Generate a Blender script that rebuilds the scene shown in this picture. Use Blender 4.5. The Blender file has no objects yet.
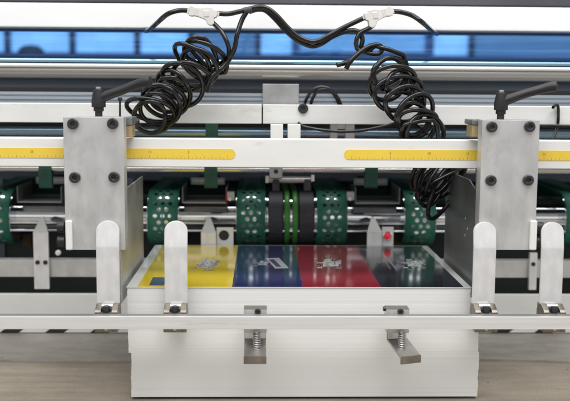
import bpy, bmesh, math, random
from mathutils import Vector, Matrix
random.seed(11)
S = bpy.context.scene
COL = S.collection
R = math.radians
PI = math.pi

# ------------------------------------------------------------------ camera
FPX = 928.0                      # focal length in photo pixels (570 wide)
YAW, PITCH, ROLL = R(1.5), R(6.79), R(0.4)
CAM = Vector((-0.051, -1.16, 0.2487))
fw = Vector((math.sin(YAW)*math.cos(PITCH), math.cos(YAW)*math.cos(PITCH), -math.sin(PITCH)))
r0 = Vector((math.cos(YAW), -math.sin(YAW), 0))
u0 = r0.cross(fw)
rt = r0*math.cos(ROLL) + u0*math.sin(ROLL)
up = u0*math.cos(ROLL) - r0*math.sin(ROLL)
cd = bpy.data.cameras.new('camera')
cam = bpy.data.objects.new('camera', cd); COL.objects.link(cam)
cam.matrix_world = Matrix(((rt.x, up.x, -fw.x, CAM.x), (rt.y, up.y, -fw.y, CAM.y), (rt.z, up.z, -fw.z, CAM.z), (0, 0, 0, 1)))
cd.sensor_width = 36; cd.lens = FPX/570*36
cd.clip_start = 0.02; cd.clip_end = 200
cd.dof.use_dof = True; cd.dof.focus_distance = 1.21; cd.dof.aperture_fstop = 5.2
S.camera = cam

def at(px, py, Y):
    """photo pixel -> world point on the plane at depth Y"""
    d = fw*FPX + rt*(px-285) - up*(py-200.5)
    t = (Y-CAM.y)/d.y
    return CAM + d*t
def X_(px, py, Y): return at(px, py, Y).x
def Z_(px, py, Y): return at(px, py, Y).z
def mpp(Y): return (Y-CAM.y)/FPX

# ------------------------------------------------------------------ materials
def newmat(name):
    m = bpy.data.materials.new(name); m.use_nodes = True
    return m, m.node_tree, m.node_tree.nodes['Principled BSDF']
def N(nt, t, **kw):
    n = nt.nodes.new(t)
    for k, v in kw.items(): setattr(n, k, v)
    return n
def mat(name, col, rough=0.5, metal=0.0, var=0.12, scale=(30, 30, 30), rvar=0.1, bump=0.0, bscale=200, coat=0.0, spec=0.5, detail=4, aniso=None):
    m, nt, b = newmat(name)
    tc = N(nt, 'ShaderNodeTexCoord'); mp = N(nt, 'ShaderNodeMapping'); mp.inputs['Scale'].default_value = scale
    nt.links.new(tc.outputs['Object'], mp.inputs['Vector'])
    no = N(nt, 'ShaderNodeTexNoise'); no.inputs['Scale'].default_value = 1; no.inputs['Detail'].default_value = detail
    nt.links.new(mp.outputs[0], no.inputs['Vector'])
    rp = N(nt, 'ShaderNodeValToRGB')
    rp.color_ramp.elements[0].position = .3; rp.color_ramp.elements[1].position = .7
    rp.color_ramp.elements[0].color = tuple(c*(1-var) for c in col)+(1,)
    rp.color_ramp.elements[1].color = tuple(min(1, c*(1+var*.6)) for c in col)+(1,)
    nt.links.new(no.outputs['Fac'], rp.inputs['Fac']); nt.links.new(rp.outputs[0], b.inputs['Base Color'])
    mr = N(nt, 'ShaderNodeMapRange'); mr.inputs[3].default_value = max(.02, rough-rvar); mr.inputs[4].default_value = min(1, rough+rvar)
    nt.links.new(no.outputs['Fac'], mr.inputs[0]); nt.links.new(mr.outputs[0], b.inputs['Roughness'])
    b.inputs['Metallic'].default_value = metal
    b.inputs['Specular IOR Level'].default_value = spec
    b.inputs['Coat Weight'].default_value = coat; b.inputs['Coat Roughness'].default_value = .08
    if bump:
        n2 = N(nt, 'ShaderNodeTexNoise'); n2.inputs['Scale'].default_value = bscale; n2.inputs['Detail'].default_value = 3
        nt.links.new((mp if aniso else tc).outputs[0 if aniso else 'Object'], n2.inputs['Vector'])
        if aniso: n2.inputs['Scale'].default_value = aniso
        bp = N(nt, 'ShaderNodeBump'); bp.inputs['Strength'].default_value = bump; bp.inputs['Distance'].default_value = .0006
        nt.links.new(n2.outputs['Fac'], bp.inputs['Height']); nt.links.new(bp.outputs[0], b.inputs['Normal'])
    return m
M = {}
M['white'] = mat('white_paint', (.80, .795, .77), .42, 0, .04, (14, 14, 40), .08, .05, 300)
M['cover'] = mat('cover_paint', (.88, .88, .88), .35, 0, .03, (6, 20, 20), .05)
M['alu'] = mat('milled_aluminium', (.64, .64, .635), .40, .55, .12, (60, 60, 30), .14, .12, 350, detail=6)
M['alubright'] = mat('satin_aluminium', (.83, .83, .83), .38, .5, .10, (90, 90, 40), .12, .08, 300)
M['railfront'] = mat('bright_rail_face', (.82, .82, .82), .38, .5, .08, (5, 50, 260), .1, .06, 300)
M['beamalu'] = mat('pale_beam', (.80, .80, .775), .42, .2, .08, (9, 40, 50), .1, .06, 300)
M['tip'] = mat('ground_tip', (.30, .30, .29), .4, .7, .15, (60, 60, 60))
M['zinclight'] = mat('light_zinc', (.47, .455, .43), .33, .8, .18, (60, 60, 30), .1)
M['rail'] = mat('drawn_aluminium', (.82, .82, .82), .36, .55, .06, (6, 200, 200), .08, .1, 200)
M['tan'] = mat('tan_grey_steel', (.30, .285, .26), .38, .6, .10, (3, 30, 30), .06)
M['bluesteel'] = mat('blue_steel_roller', (.26, .38, .48), .25, .9, .12, (4, 60, 60), .08)
M['clampalu'] = mat('clamp_aluminium', (.60, .595, .585), .38, .6, .14, (90, 90, 30), .12)
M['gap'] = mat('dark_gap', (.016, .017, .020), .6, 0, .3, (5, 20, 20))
M['railback'] = mat('shaded_rail_top', (.24, .24, .235), .5, .3, .12, (6, 200, 200), .08)
M['steel'] = mat('grey_steel', (.52, .52, .51), .33, .85, .15, (40, 40, 40), .1, .05)
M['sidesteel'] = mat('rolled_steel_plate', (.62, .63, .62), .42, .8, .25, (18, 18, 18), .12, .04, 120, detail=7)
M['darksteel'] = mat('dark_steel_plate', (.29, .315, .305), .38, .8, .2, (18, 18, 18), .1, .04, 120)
M['chrome'] = mat('chrome', (.74, .76, .79), .09, 1, .05, (6, 30, 30), .04)
M['chromesoft'] = mat('ground_steel', (.62, .61, .58), .16, 1, .05, (3, 12, 12), .03)
M['bluechrome'] = mat('blue_tinted_rod', (.35, .58, .72), .15, 1, .05, (3, 12, 12), .03)
M['black'] = mat('black_oxide', (.060, .060, .060), .36, .6, .3, (200, 200, 200), .1)
M['blackplastic'] = mat('black_plastic', (.014, .013, .015), .48, 0, .2, (90, 90, 90), .12, .2, 900)
M['cable'] = mat('cable_sheath', (.006, .006, .006), .20, 0, .2, (60, 60, 60), .08, .05, 200)
M['rubber'] = mat('dark_rubber', (.052, .05, .065), .55, 0, .25, (60, 200, 200), .1, .25, 700)
M['green'] = mat('green_cord', (.07, .29, .06), .4, 0, .2, (40, 40, 40), .1)
M['greenflat'] = mat('green_belt_cloth', (.012, .075, .05), .55, 0, .25, (60, 60, 60), .1, .3, 900)
M['plastic'] = mat('grey_white_plastic', (.72, .70, .66), .45, 0, .08, (60, 60, 60), .08)
M['brass'] = mat('brass', (.60, .47, .25), .4, .7, .15, (60, 60, 60))
M['zinc'] = mat('zinc_steel', (.24, .215, .18), .38, .75, .22, (50, 50, 50), .12, .1)
M['dark'] = mat('dark_interior', (.035, .042, .043), .6, 0, .4, (8, 8, 8), .1)
M['teal'] = mat('dark_teal_paint', (.035, .085, .078), .4, 0, .3, (9, 9, 9), .1)
M['profile'] = mat('blue_grey_profile', (.42, .47, .53), .35, .6, .1, (3, 120, 120), .1)
M['greybeam'] = mat('grey_beam', (.14, .165, .20), .4, .5, .15, (4, 40, 40), .1)
M['blueframe'] = mat('blue_edge', (.015, .06, .20), .25, 0, .2, (10, 10, 10), .05)
M['charcoal'] = mat('charcoal_panel', (.06, .058, .07), .5, .0, .3, (5, 20, 20), .1)
M['yellow'] = mat('scale_yellow', (.84, .60, .065), .4, 0, .05, (30, 30, 30), .05, coat=.3)
M['tick'] = mat('scale_print', (.36, .23, .03), .5, 0, .1)
M['red'] = mat('red_print', (.40, .018, .032), .16, 0, .06)
M['hazard'] = mat('hazard_black', (.02, .02, .02), .5)
M['wall'] = mat('far_wall', (.24, .34, .50), .7, 0, .2, (2, 2, 2))
M['mullion'] = mat('reflected_frame_paint', (.13, .19, .32), .5)
M['cardbrown'] = mat('brown_felt', (.10, .07, .03), .8)

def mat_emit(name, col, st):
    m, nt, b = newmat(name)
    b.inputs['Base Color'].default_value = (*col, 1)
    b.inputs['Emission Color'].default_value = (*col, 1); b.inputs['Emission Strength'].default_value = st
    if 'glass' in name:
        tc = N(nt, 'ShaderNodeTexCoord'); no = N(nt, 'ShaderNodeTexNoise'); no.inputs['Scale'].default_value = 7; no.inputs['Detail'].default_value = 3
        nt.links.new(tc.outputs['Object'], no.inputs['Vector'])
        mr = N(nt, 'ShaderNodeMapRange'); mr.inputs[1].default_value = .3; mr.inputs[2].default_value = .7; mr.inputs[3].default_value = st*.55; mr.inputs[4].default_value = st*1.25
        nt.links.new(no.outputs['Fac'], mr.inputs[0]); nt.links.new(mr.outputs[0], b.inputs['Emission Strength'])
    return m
M['pane'] = mat_emit('bright_reflection_glass', (.9, .95, 1), .75)  # pane glow stands in for windows reflected in the blue guard
M['pane_dim'] = mat_emit('dull_reflection_glass', (.6, .68, .76), .42)
M['pane_dark'] = mat_emit('dark_reflection_glass', (.35, .42, .5), .22)
M['led'] = mat_emit('red_lamp', (.75, .03, .04), .25)
M['led'].node_tree.nodes['Principled BSDF'].inputs['Roughness'].default_value = .15

def wear(m, col, scale, lo, hi, amount):
    # irregular marks of grime or scratches mixed into the base colour
    nt = m.node_tree; b = nt.nodes['Principled BSDF']; src = b.inputs['Base Color'].links[0].from_socket
    tc = N(nt, 'ShaderNodeTexCoord'); mp = N(nt, 'ShaderNodeMapping'); mp.inputs['Scale'].default_value = scale; mp.inputs['Location'].default_value = (3.1, 1.7, 5.3)
    nt.links.new(tc.outputs['Object'], mp.inputs['Vector'])
    no = N(nt, 'ShaderNodeTexNoise'); no.inputs['Scale'].default_value = 1; no.inputs['Detail'].default_value = 5; no.inputs['Roughness'].default_value = .65
    nt.links.new(mp.outputs[0], no.inputs['Vector'])
    mr = N(nt, 'ShaderNodeMapRange'); mr.inputs[1].default_value = lo; mr.inputs[2].default_value = hi; mr.inputs[3].default_value = 0; mr.inputs[4].default_value = amount
    nt.links.new(no.outputs['Fac'], mr.inputs[0])
    mx = N(nt, 'ShaderNodeMixRGB'); mx.inputs[2].default_value = (*col, 1)
    nt.links.new(mr.outputs[0], mx.inputs[0]); nt.links.new(src, mx.inputs[1]); nt.links.new(mx.outputs[0], b.inputs['Base Color'])
for k in ('alu', 'alubright'):
    wear(M[k], (.34, .33, .30), (34, 34, 24), .55, .78, .42 if k == 'alu' else .2)
    wear(M[k], (.36, .36, .36), (700, 700, 24), .62, .72, .28)
wear(M['white'], (.45, .42, .36), (30, 30, 60), .64, .78, .35)
wear(M['beamalu'], (.45, .42, .35), (22, 40, 60), .60, .78, .4)
wear(M['cable'], (.05, .05, .05), (90, 90, 90), .58, .72, .4)
wear(M['zinc'], (.08, .06, .045), (120, 120, 120), .56, .70, .6)
wear(M['railfront'], (.42, .41, .39), (12, 60, 160), .62, .76, .4)
# blue acrylic: tinted see-through sheet with gloss
m, nt, b = newmat('blue_acrylic'); M['acrylic'] = m
tr = N(nt, 'ShaderNodeBsdfTransparent'); tr.inputs[0].default_value = (.42, .665, .93, 1)
gl = N(nt, 'ShaderNodeBsdfGlossy'); gl.inputs[0].default_value = (.7, .85, 1, 1); gl.inputs[1].default_value = .06
fr = N(nt, 'ShaderNodeFresnel'); fr.inputs[0].default_value = 1.62
tcA = N(nt, 'ShaderNodeTexCoord'); mpA = N(nt, 'ShaderNodeMapping'); mpA.inputs['Scale'].default_value = (2.2, 2, 75); nt.links.new(tcA.outputs['Object'], mpA.inputs['Vector'])
nA = N(nt, 'ShaderNodeTexNoise'); nA.inputs['Scale'].default_value = 1; nA.inputs['Detail'].default_value = 2; nt.links.new(mpA.outputs[0], nA.inputs['Vector'])
bA = N(nt, 'ShaderNodeBump'); bA.inputs['Strength'].default_value = .5; bA.inputs['Distance'].default_value = .0012; nt.links.new(nA.outputs['Fac'], bA.inputs['Height'])
nt.links.new(bA.outputs[0], gl.inputs['Normal'])
mx = N(nt, 'ShaderNodeMixShader')
nt.links.new(fr.outputs[0], mx.inputs[0]); nt.links.new(tr.outputs[0], mx.inputs[1]); nt.links.new(gl.outputs[0], mx.inputs[2])
nt.links.new(mx.outputs[0], nt.nodes['Material Output'].inputs['Surface'])

# perforated belt: staggered round holes that show the steel pulley, by UV in metres
m, nt, b = newmat('perforated_belt'); M['belt'] = m
uv = N(nt, 'ShaderNodeUVMap'); uv.uv_map = 'UVMap'
sp = N(nt, 'ShaderNodeSeparateXYZ'); nt.links.new(uv.outputs[0], sp.inputs[0])
def math_(op, a, b_=None, c=None):
    n = N(nt, 'ShaderNodeMath', operation=op)
    for i, v in enumerate((a, b_, c)):
        if v is None: continue
        if isinstance(v, (int, float)): n.inputs[i].default_value = v
        else: nt.links.new(v, n.inputs[i])
    return n.outputs[0]
PU, PV = .0124, .0105
def lattice(ou, ov):
    a = math_('SUBTRACT', math_('FRACT', math_('DIVIDE', math_('ADD', sp.outputs[0], ou), PU)), .5)
    c = math_('SUBTRACT', math_('FRACT', math_('DIVIDE', math_('ADD', sp.outputs[1], ov), PV*2)), .5)
    a = math_('MULTIPLY', a, PU); c = math_('MULTIPLY', c, PV*2)
    return math_('SQRT', math_('ADD', math_('MULTIPLY', a, a), math_('MULTIPLY', c, c)))
au = math_('ABSOLUTE', sp.outputs[0])
h3 = math_('MULTIPLY', math_('LESS_THAN', lattice(PU/2, 0), .0034), math_('LESS_THAN', au, .0170))
h2 = math_('MULTIPLY', math_('LESS_THAN', lattice(0, PV), .0034), math_('LESS_THAN', au, .0115))
hole = math_('MAXIMUM', h3, h2)
no = N(nt, 'ShaderNodeTexNoise'); no.inputs['Scale'].default_value = 120; nt.links.new(uv.outputs[0], no.inputs['Vector'])
rp = N(nt, 'ShaderNodeValToRGB'); rp.color_ramp.elements[0].color = (.016, .115, .078, 1); rp.color_ramp.elements[1].color = (.042, .245, .165, 1)
nt.links.new(no.outputs['Fac'], rp.inputs[0]); nt.links.new(rp.outputs[0], b.inputs['Base Color']); b.inputs['Roughness'].default_value = .5
st = N(nt, 'ShaderNodeBsdfPrincipled'); st.inputs['Base Color'].default_value = (.7, .72, .72, 1); st.inputs['Metallic'].default_value = 1; st.inputs['Roughness'].default_value = .12
mx = N(nt, 'ShaderNodeMixShader'); nt.links.new(hole, mx.inputs[0]); nt.links.new(b.outputs[0], mx.inputs[1]); nt.links.new(st.outputs[0], mx.inputs[2])
nt.links.new(mx.outputs[0], nt.nodes['Material Output'].inputs['Surface'])

wear(M['belt'], (.10, .12, .11), (70, 70, 70), .60, .72, .35)
# paper edges: fine horizontal sheet lines
def paper_mat():
    m, nt, b = newmat('paper_edges')
    tc = N(nt, 'ShaderNodeTexCoord')
    mp = N(nt, 'ShaderNodeMapping'); mp.inputs['Scale'].default_value = (.8, .8, 1300); nt.links.new(tc.outputs['Object'], mp.inputs['Vector'])
    n1 = N(nt, 'ShaderNodeTexNoise'); n1.inputs['Scale'].default_value = 1; n1.inputs['Detail'].default_value = 2; nt.links.new(mp.outputs[0], n1.inputs['Vector'])
    mp2 = N(nt, 'ShaderNodeMapping'); mp2.inputs['Scale'].default_value = (.5, .5, 130); nt.links.new(tc.outputs['Object'], mp2.inputs['Vector'])
    n2 = N(nt, 'ShaderNodeTexNoise'); n2.inputs['Scale'].default_value = 1; n2.inputs['Detail'].default_value = 3; nt.links.new(mp2.outputs[0], n2.inputs['Vector'])
    ad = N(nt, 'ShaderNodeMath', operation='MULTIPLY_ADD'); ad.inputs[1].default_value = 1.1
    nt.links.new(n1.outputs['Fac'], ad.inputs[0]); nt.links.new(n2.outputs['Fac'], ad.inputs[2])
    rp = N(nt, 'ShaderNodeValToRGB'); rp.color_ramp.elements[0].position = .7; rp.color_ramp.elements[1].position = 1.35
    rp.color_ramp.elements[0].color = (.71, .705, .69, 1); rp.color_ramp.elements[1].color = (.80, .80, .785, 1)
    nt.links.new(ad.outputs[0], rp.inputs[0]); nt.links.new(rp.outputs[0], b.inputs['Base Color'])
    b.inputs['Roughness'].default_value = .8
    bp = N(nt, 'ShaderNodeBump'); bp.inputs['Strength'].default_value = .10; bp.inputs['Distance'].default_value = .0003
    nt.links.new(ad.outputs[0], bp.inputs['Height']); nt.links.new(bp.outputs[0], b.inputs['Normal'])
    return m
M['paper'] = paper_mat()
def gloss(name, col, var=.05):
    mm = mat(name, col, .14, 0, var, (12, 12, 12), .05, coat=.6)
    return mm
M['p_white'] = gloss('print_white', (.80, .80, .78)); M['p_yellow'] = gloss('print_yellow', (.74, .56, .03))
M['p_blue'] = gloss('print_blue', (.025, .03, .11)); M['p_red'] = gloss('print_red', (.27, .018, .034)); M['p_black'] = gloss('print_black', (.018, .022, .03))
M['p_grey'] = gloss('print_grey', (.30, .31, .34)); M['p_lgrey'] = gloss('print_light_grey', (.58, .60, .64)); M['p_steel'] = gloss('print_slate', (.08, .11, .17))

# wooden board
def board_mat(name, c0, c1, sc):
    m, nt, b = newmat(name)
    tc = N(nt, 'ShaderNodeTexCoord')
    def noise(scale, det, src=None, rough=.6):
        n = N(nt, 'ShaderNodeTexNoise'); n.inputs['Scale'].default_value = scale; n.inputs['Detail'].default_value = det; n.inputs['Roughness'].default_value = rough
        nt.links.new(src or tc.outputs['Object'], n.inputs['Vector']); return n.outputs['Fac']
    mp = N(nt, 'ShaderNodeMapping'); mp.inputs['Scale'].default_value = sc; nt.links.new(tc.outputs['Object'], mp.inputs['Vector'])
    grain = noise(1, 8, mp.outputs[0]); patch = noise(6, 6, None, .65); fine = noise(420, 3); spots = noise(75, 2)
    def m_(op, a, c, d=None):
        n = N(nt, 'ShaderNodeMath', operation=op)
        for i, v in enumerate((a, c, d)):
            if v is None: continue
            if isinstance(v, (int, float)): n.inputs[i].default_value = v
            else: nt.links.new(v, n.inputs[i])
        return n.outputs[0]
    t_ = m_('MULTIPLY_ADD', grain, .55, m_('MULTIPLY_ADD', patch, .7, m_('MULTIPLY', fine, .45)))
    rp = N(nt, 'ShaderNodeValToRGB'); rp.color_ramp.elements[0].position = .62; rp.color_ramp.elements[1].position = 1.05
    rp.color_ramp.elements[0].color = (*c0, 1); rp.color_ramp.elements[1].color = (*c1, 1)
    nt.links.new(t_, rp.inputs[0])
    # small dark specks of dirt
    gt = m_('GREATER_THAN', spots, .735)
    mx = N(nt, 'ShaderNodeMixRGB'); mx.inputs[2].default_value = (c0[0]*.45, c0[1]*.42, c0[2]*.4, 1)
    nt.links.new(m_('MULTIPLY', gt, .7), mx.inputs[0]); nt.links.new(rp.outputs[0], mx.inputs[1]); nt.links.new(mx.outputs[0], b.inputs['Base Color'])
    b.inputs['Roughness'].default_value = .55
    bp = N(nt, 'ShaderNodeBump'); bp.inputs['Strength'].default_value = .35; bp.inputs['Distance'].default_value = .001
    nt.links.new(t_, bp.inputs['Height']); nt.links.new(bp.outputs[0], b.inputs['Normal'])
    return m
M['board'] = board_mat('worn_board', (.20, .165, .125), (.36, .315, .25), (7, 60, 60))
M['boardgrey'] = board_mat('worn_grey_plate', (.205, .19, .165), (.385, .36, .315), (12, 40, 30))

# ------------------------------------------------------------------ mesh helpers
class MB:
    def __init__(s): s.bm = bmesh.new(); s.uv = None
    def box(s, x0, x1, y0, y1, z0, z1, bev=0.0, seg=2):
        b = bmesh.new()
        bmesh.ops.create_cube(b, size=1)
        for v in b.verts:
            v.co = Vector(((x0+x1)/2+v.co.x*abs(x1-x0), (y0+y1)/2+v.co.y*abs(y1-y0), (z0+z1)/2+v.co.z*abs(z1-z0)))
        if bev: bmesh.ops.bevel(b, geom=b.edges[:], offset=bev, segments=seg, affect='EDGES', profile=.5)
        s.merge(b); return s
    def merge(s, b):
        t = bpy.data.meshes.new('t'); b.to_mesh(t); b.free(); s.bm.from_mesh(t); bpy.data.meshes.remove(t)
    def rev(s, prof, p, axis, n=32, closed=True):
        """lathe: prof list of (offset along axis, radius) from p along axis"""
        a = Vector(axis).normalized(); q = a.orthogonal().normalized(); w = a.cross(q)
        rings = []
        for (o, r) in prof:
            if r < 1e-7: rings.append([s.bm.verts.new(Vector(p)+a*o)]); continue
            rings.append([s.bm.verts.new(Vector(p)+a*o+(q*math.cos(2*PI*k/n)+w*math.sin(2*PI*k/n))*r) for k in range(n)])
        for A, B in zip(rings, rings[1:]):
            for k in range(n):
                k2 = (k+1) % n
                if len(A) == 1 and len(B) == 1: continue
                if len(A) == 1: s.bm.faces.new((A[0], B[k2], B[k]))
                elif len(B) == 1: s.bm.faces.new((A[k], A[k2], B[0]))
                else: s.bm.faces.new((A[k], A[k2], B[k2], B[k]))
        return s
    def cyl(s, p, axis, r, L, bev=.0005, n=32):
        bev = min(bev, r*.45, L*.45)
        return s.rev([(0, 0), (0, r-bev), (bev*.3, r-bev*.3), (bev, r), (L-bev, r), (L-bev*.3, r-bev*.3), (L, r-bev), (L, 0)], p, axis, n)
    def tube(s, pts, r, n=10, cap=True):
        pts = [Vector(p) for p in pts]
        t0 = (pts[1]-pts[0]).normalized(); q = t0.orthogonal().normalized()
        rings = []
        for i, p in enumerate(pts):
            t = (pts[min(i+1, len(pts)-1)]-pts[max(i-1, 0)]).normalized()
            q = (q - t*q.dot(t)).normalized(); w = t.cross(q)
            rr = r[i] if isinstance(r, (list, tuple)) else r
            rings.append([s.bm.verts.new(p+(q*math.cos(2*PI*k/n)+w*math.sin(2*PI*k/n))*rr) for k in range(n)])
        for A, B in zip(rings, rings[1:]):
            for k in range(n): s.bm.faces.new((A[k], A[(k+1) % n], B[(k+1) % n], B[k]))
        if cap:
            s.bm.faces.new(rings[0][::-1]); s.bm.faces.new(rings[-1])
        return s
    def prism(s, pts, d, bev=0.0, seg=2):
        """polygon pts (3-D, planar) extruded by vector d"""
        b = bmesh.new(); d = Vector(d)
        A = [b.verts.new(p) for p in pts]; B = [b.verts.new(Vector(p)+d) for p in pts]
        n = len(pts)
        b.faces.new(A); b.faces.new(B[::-1])
        for i in range(n): b.faces.new((A[i], B[i], B[(i+1) % n], A[(i+1) % n]))
        bmesh.ops.recalc_face_normals(b, faces=b.faces[:])
        if bev: bmesh.ops.bevel(b, geom=b.edges[:], offset=bev, segments=seg, affect='EDGES', profile=.5)
        s.merge(b); return s
    def quad(s, *p):
        s.bm.faces.new([s.bm.verts.new(Vector(q)) for q in p]); return s

ORG = {}
def finish(name, mb, m, org=Vector((0, 0, 0)), ang=35, recalc=True):
    if recalc: bmesh.ops.recalc_face_normals(mb.bm, faces=mb.bm.faces[:])
    for v in mb.bm.verts: v.co -= org
    me = bpy.data.meshes.new(name); mb.bm.to_mesh(me); mb.bm.free()
    for mm in (m if isinstance(m, (list, tuple)) else [m]): me.materials.append(M[mm])
    for p in me.polygons: p.use_smooth = True
    me.set_sharp_from_angle(angle=R(ang))
    o = bpy.data.objects.new(name, me); COL.objects.link(o)
    if len(me.polygons) < 700:
        wn = o.modifiers.new('normals', 'WEIGHTED_NORMAL'); wn.keep_sharp = True; wn.weight = 100
    return o
def thing(name, label, cat, loc, group=None):
    o = bpy.data.objects.new(name, None); COL.objects.link(o); o.location = loc; o.empty_display_size = .02
    o['label'] = label; o['category'] = cat
    if group: o['group'] = group
    ORG[o.name] = Vector(loc); return o
def part(name, mb, m, parent, label=None, **kw):
    g = ORG[parent.name]
    o = finish(name, mb, m, g, **kw); o.parent = parent; ORG[o.name] = g
    if label: o['label'] = label
    return o
def single(name, mb, m, label, cat, group=None, **kw):
    o = finish(name, mb, m, **kw)
    # put the origin at the middle of its base
    cs = [Vector(c) for c in o.bound_box]; b = Vector(((min(c.x for c in cs)+max(c.x for c in cs))/2, (min(c.y for c in cs)+max(c.y for c in cs))/2, min(c.z for c in cs)))
    for v in o.data.vertices: v.co -= b
    o.location = b; ORG[o.name] = b
    o['label'] = label; o['category'] = cat
    if group: o['group'] = group
    return o
def struct(name, mb, m, **kw):
    o = finish(name, mb, m, **kw); o['kind'] = 'structure'; return o
def dup(root, loc, label, rz=0):
    r = root.copy(); COL.objects.link(r); r.location = loc; r.rotation_euler = (0, 0, rz); r['label'] = label; ORG[r.name] = Vector(loc)
    def rec(src, dst):
        for ch in list(src.children):
            c = ch.copy(); COL.objects.link(c); c.parent = dst; c.matrix_parent_inverse = ch.matrix_parent_inverse.copy(); rec(ch, c)
    rec(root, r); return r

def bolt_mb(p, axis, r, h):
    """socket head screw, hexagonal recess, head projecting from p along axis"""
    mb = MB(); a = Vector(axis).normalized(); q = a.orthogonal().normalized(); w = a.cross(q); n = 30
    def ring(o, f): return [mb.bm.verts.new(Vector(p)+a*o+(q*math.cos(2*PI*k/n)+w*math.sin(2*PI*k/n))*f(2*PI*k/n)) for k in range(n)]
    hexr = lambda t: r*.5*math.cos(PI/6)/math.cos((t % (PI/3))-PI/6)
    rs = [ring(0, lambda t: r), ring(h*.8, lambda t: r), ring(h, lambda t: r*.88), ring(h, lambda t: hexr(t)*1.12), ring(h*.92, hexr), ring(h*.15, hexr)]
    for A, B in zip(rs, rs[1:]):
        for k in range(n): mb.bm.faces.new((A[k], A[(k+1) % n], B[(k+1) % n], B[k]))
    mb.bm.faces.new(rs[-1]); return mb

def spline(P, per=8):
    P = [Vector(p) for p in P]; out = []
    for i in range(len(P)-1):
        a, b, c, d = P[max(i-1, 0)], P[i], P[i+1], P[min(i+2, len(P)-1)]
        for k in range(per):
            t = k/per
            out.append(.5*((2*b)+(c-a)*t+(2*a-5*b+4*c-d)*t*t+(3*b-a-3*c+d)*t**3))
    out.append(P[-1]); return out
def pxspline(P, per=8): return spline([at(*p) for p in P], per)

ZT = Z_(305, 396.6, 0)     # table height
PT = (CAM+(fw*FPX+rt*(40-285)-up*(333-200.5))*((ZT-CAM.z)/(fw*FPX+rt*(40-285)-up*(333-200.5)).z)).y
PE = (CAM+(fw*FPX+rt*(60-285)-up*(360-200.5))*((ZT-CAM.z)/(fw*FPX+rt*(60-285)-up*(360-200.5)).z)).y
DK = (CAM+(fw*FPX+rt*(296-285)-up*(245-200.5))*((0-CAM.z)/(fw*FPX+rt*(296-285)-up*(245-200.5)).z)).y
print('CHK ZT', ZT, 'panel Y', PT, 'plate edge', PE, 'sheet depth', DK, 'front z', Z_(303, 287, 0))
XL, XR = -.85, .85

# ------------------------------------------------------------------ the surface it stands on
mb = MB(); mb.box(-1.6, 1.6, -.75, .62, ZT-.04, ZT-.0035)
struct('table_top', mb, 'board')
mb = MB()
yb = at(60, 360, 0)   # front edge of the thin plate
pts = []
import math as _m
for i in range(41):
    x = -1.0+i*.05
    pts.append(Vector((x, PE+.006*math.sin(x*9)+.004*math.sin(x*23+1), ZT-.0033)))
pts += [Vector((1.0, .46, ZT-.0033)), Vector((-1.0, .46, ZT-.0033))]
mb.prism(pts, (0, 0, .0028))
single('thin_plate', mb, 'boardgrey', 'thin greyish worn board lying over the rear half of the brown table', 'board')

# ------------------------------------------------------------------ paper stack + printed sheet
W, D = .22, DK
stk = thing('paper_stack', 'tall neat stack of white paper sheets standing on the brown table', 'paper stack', (0, D/2, ZT))
mb = MB(); z = ZT; n = 96; th = (-.0012-ZT)/n; jx = jy = 0
for i in range(n):
    jx = .85*jx+random.gauss(0, .00016); jy = .8*jy+random.gauss(0, .00003)
    f = i/n
    ox = (.0035 if f < .40 else 0)
    oxr = (.0045 if f < .43 else 0)-.002
    if i == n-1: jx = jy = 0
    if f < .64: oxr = .0095+(.0015 if f < .40 else 0)
    mb.box(-W+jx+ox, W+jx+oxr, jy, D+jy, z, z+th); z += th
part('sheet_pile', mb, 'paper', stk)

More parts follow.
